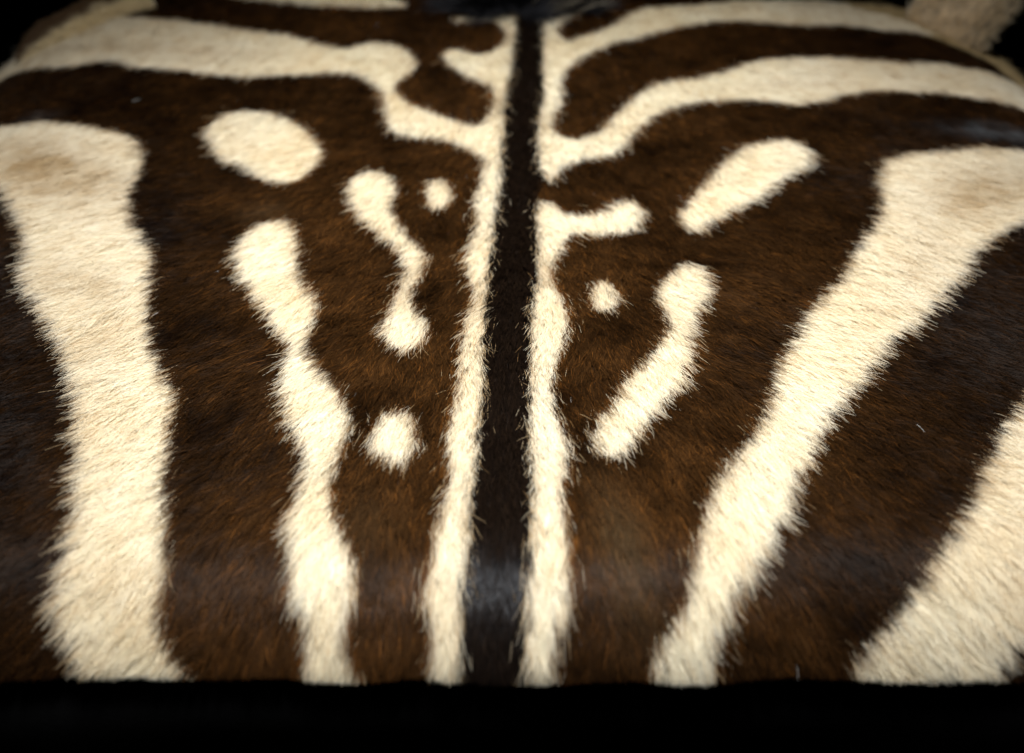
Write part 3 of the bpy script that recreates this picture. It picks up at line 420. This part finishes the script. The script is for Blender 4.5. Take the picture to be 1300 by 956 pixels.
# faint tan shadow stripes inside the broad markings
def shadow_mark(cx, cy, rx, ry, rot):
    a = u - cx; b = v - cy; c, s_ = math.cos(rot), math.sin(rot)
    return np.exp(-(((a * c + b * s_) / rx) ** 2 + ((b * c - a * s_) / ry) ** 2))
sh = sum(shadow_mark(*q) * w for q, w in SHADOWS)
cr = cr * (1 - np.clip(sh * (0.8 + 0.4 * mid), 0, 1)[:, None] * np.array([0.34, 0.44, 0.58])[None])
cr = cr * (1 - smooth(np.abs(u), 0.16, 0.42)[:, None] * np.array([0.09, 0.11, 0.12])[None])      # cream gets slightly darker away from the spine
# edge hairs: tan
edge = np.clip((0.85 - nc) / 0.45, 0, 1) * np.clip(rng.random(n) * 1.4 - 0.2 + 0.5 * soft, 0, 1)
cr = cr * (1 - edge[:, None] * np.array([0.45, 0.58, 0.72])[None])
br = np.array([0.0280, 0.0122, 0.0035])[None] * np.exp(rng.normal(0, 0.30, (n, 1))) * np.ones((n, 3))
br = br * np.clip(1 + 0.50 * big[:, None] + 0.40 * mid[:, None], 0.3, 2)
gold = (rng.random(n) < 0.10 + 0.60 * smooth(nc, 0.05, 0.5))[:, None]
br = np.where(gold, br * np.array([2.9, 2.5, 1.8])[None], br)
gr = sum(shadow_mark(*q) * w for q, w in GOLDEN)
br = br + (np.clip(gr, 0, 1) * (0.5 + rng.random(n)))[:, None] * np.array([0.050, 0.036, 0.018])[None]
flank = (1 - 0.68 * smooth(np.abs(u), 0.12, 0.40) * (1 - 0.3 * smooth(v, 0.2, 0.5)))[:, None]   # brown gets darker away from the spine
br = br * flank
bl = np.array([0.0062, 0.0034, 0.0018])[None] * np.exp(rng.normal(0, 0.45, (n, 1))) * np.ones((n, 3))
ta = np.array([0.52, 0.40, 0.21])[None] * np.exp(rng.normal(0, 0.2, (n, 1))) * np.ones((n, 3))
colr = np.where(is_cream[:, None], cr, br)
colr = np.where((hl == DORSAL)[:, None], bl, colr)
colr = np.where((hl == TAN)[:, None], ta, colr)
worn = np.clip(sum(shadow_mark(*q) * w for q, w in WORN) * (0.7 + 0.6 * vnoise(u, v, 0.008, 55)), 0, 1)[:, None] * (hl == 0)[:, None]
colr = colr * (1 - worn) + worn * np.array([[0.075, 0.078, 0.080]])          # rubbed, greyed patches
fleck = (rng.random(n) < 0.00007)[:, None] & (hl == 0)[:, None]
colr = np.where(fleck, np.array([[0.45, 0.44, 0.42]]), colr)                    # stray pale hairs
colr = np.clip(colr, 0.001, 0.93)
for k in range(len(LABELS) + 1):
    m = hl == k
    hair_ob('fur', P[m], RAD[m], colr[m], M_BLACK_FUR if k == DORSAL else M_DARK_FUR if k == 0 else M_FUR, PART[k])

# ------------------------------------------------------------------ turned-up edges of the hide and the mane at its far end
def catmull(p, t):
    p = np.array(p); m = len(p) - 1
    x = np.clip(t, 0, 1) * m; i = np.minimum(x.astype(int), m - 1); f = (x - i)[..., None]
    a = p[np.maximum(i - 1, 0)]; b = p[i]; c = p[i + 1]; d = p[np.minimum(i + 2, m)]
    return .5 * (2 * b + (c - a) * f + (2 * a - 5 * b + 4 * c - d) * f ** 2 + (3 * b - a - 3 * c + d) * f ** 3)

def edge_curl(label, base_uv, heights, lean, curl_amount, color_fn, skin, count, hair_len, hair_dir, wid, ragged):
    """a strip of hide that turns up from the draped sheet along base_uv and rolls over outward"""
    def pos(t, q):
        b = catmull(base_uv, t)
        p = surf(b[..., 0], b[..., 1], -0.004)
        h = catmull(np.array(heights)[:, None], t)[..., 0] * (1 + 0.08 * np.sin(9 * t + 1))
        out = np.stack([b[..., 0] * 1.3, np.abs(b[..., 1]) * 0.9, b[..., 0] * 0], -1)
        out = out / np.linalg.norm(out, axis=-1, keepdims=True)
        a = curl_amount * q
        up = np.sin(a) / curl_amount; bk = (1 - np.cos(a)) / curl_amount + lean * q
        return p + out * (bk * h)[..., None] + np.array([0, 0, 1.0]) * (up * h)[..., None]
    nt_, nq = 40, 12
    T, Q = np.meshgrid(np.linspace(0, 1, nt_), np.linspace(0, 1, nq))
    Vv = pos(T, Q).reshape(-1, 3)
    ii = np.arange(nt_ * nq).reshape(nq, nt_)
    ff = np.stack([ii[:-1, :-1], ii[:-1, 1:], ii[1:, 1:], ii[1:, :-1]], -1).reshape(-1, 4)
    o = mesh_ob('edge_curl', Vv.tolist(), ff.tolist(), skin, hide)
    so = o.modifiers.new('thickness', 'SOLIDIFY'); so.thickness = 0.0025; so.offset = 0
    o['label'] = label
    t = rng.random(count); q = rng.random(count)
    hh_ = (np.floor(t * 26).astype(int) * 31 + np.floor(q * 12).astype(int) * 17) % 997
    tuft = rng.normal(0, 0.6, (997, 3))
    e = 1e-3
    p0 = pos(t, q); pt = pos(t + e, q) - pos(t - e, q); pq = pos(t, q + e) - pos(t, q - e)
    pt /= np.maximum(np.linalg.norm(pt, axis=1, keepdims=True), 1e-9); pq /= np.maximum(np.linalg.norm(pq, axis=1, keepdims=True), 1e-9)
    nn = np.cross(pt, pq); nn /= np.maximum(np.linalg.norm(nn, axis=1, keepdims=True), 1e-9)
    flip = np.sign(((np.array(cam.location) - p0) * nn).sum(1)); nn *= flip[:, None]
    d = pt * hair_dir[0] + pq * hair_dir[1] + tuft[hh_] * ragged + rng.normal(0, 0.16, (count, 3))
    d /= np.linalg.norm(d, axis=1, keepdims=True)
    L = hair_len * (0.7 + 0.6 * rng.random(count))
    PP = np.zeros((count, 4, 3)); RR = np.zeros((count, 4))
    for k in range(4):
        s_ = k / 3
        PP[:, k] = p0 + (d * s_ + nn * (0.45 * s_ - 0.25 * s_ * s_)) * L[:, None]
        RR[:, k] = wid * (1 - 0.75 * s_ ** 2)
    hair_ob('fur', PP, RR, color_fn(t, q, count), M_FUR, o)
    return o

def left_col(t, q, c):
    k = smooth(q + 0.12 * vnoise(t, q, 0.05, 71) + 0.25 * (0.5 - t), 0.55, 0.75)[:, None]
    a = np.array([[0.80, 0.70, 0.48]]); b = np.array([[0.16, 0.095, 0.045]])
    return (a * (1 - k) + b * k) * np.exp(rng.normal(0, 0.12, (c, 1)))
edge_curl('upturned cream edge with a brown rim at the far left', LEFT_BASE, [0.012, 0.030, 0.034, 0.030, 0.020], 0.25, 0.9,
          left_col, M_CREAM_SKIN, 16000, 0.009, (-0.6, 0.35), 0.0004, 0.10)
def right_col(t, q, c):
    a = np.array([[0.90, 0.79, 0.60]]); b = np.array([[0.74, 0.60, 0.38]])
    k = np.clip(0.35 + 0.5 * vnoise(t, q, 0.25, 72), 0, 1)[:, None]
    r = (a * (1 - k) + b * k) * np.exp(rng.normal(0, 0.18, (c, 1)))
    dk = (rng.random(c) < 0.05 + 0.25 * smooth(t, 0.6, 1))[:, None]
    return np.where(dk, r * 0.25, r)
edge_curl('upturned pinkish tan flap of hide at the far right', RIGHT_BASE, [0.050, 0.062, 0.085, 0.080, 0.060], 0.30, 1.1,
          right_col, M_BARE_SKIN, 18000, 0.015, (0.30, 0.70), 0.00032, 0.22)

# mane: dark bristles standing at the far end of the spine stripe
mn = 9000
tid = rng.integers(0, 70, mn); tc_ = rng.normal(0.002, 0.030, 70); td_ = rng.normal(0, 0.45, (70, 3))
mu_ = tc_[tid] + rng.normal(0, 0.006, mn); mv_ = 0.695 + 0.05 * rng.random(mn)
p0 = surf(mu_, mv_, 0.0)
d = np.stack([mu_ * 12 + rng.normal(0, 0.10, mn), -0.20 + rng.normal(0, 0.10, mn), 0.75 + 0 * mu_], -1) + td_[tid]
d /= np.linalg.norm(d, axis=1, keepdims=True)
L = 0.055 * (0.6 + 0.6 * rng.random(mn))
PP = np.zeros((mn, 5, 3)); RR = np.zeros((mn, 5))
for k in range(5):
    s_ = k / 4
    PP[:, k] = p0 + d * (L * s_)[:, None] + np.stack([np.sign(mu_) * 0.012 * s_ ** 2, 0 * mu_, -0.020 * s_ ** 2 * np.abs(d[:, 0])], -1)
    RR[:, k] = 0.00035 * (1 - 0.7 * s_ ** 2)
mc = np.array([[0.010, 0.010, 0.011]]) * np.exp(rng.normal(0, 0.9, 70)[tid][:, None] + rng.normal(0, 0.3, (mn, 1)))
pale = (rng.random(mn) < 0.10)[:, None] & (mu_ > 0.02)[:, None]
mc = np.where(pale, np.array([[0.35, 0.30, 0.22]]), mc)
mane = hair_ob('mane', PP, RR, mc, M_DARK_FUR, hide)
mane['label'] = 'dark bristly tuft of mane at the far end of the spine'
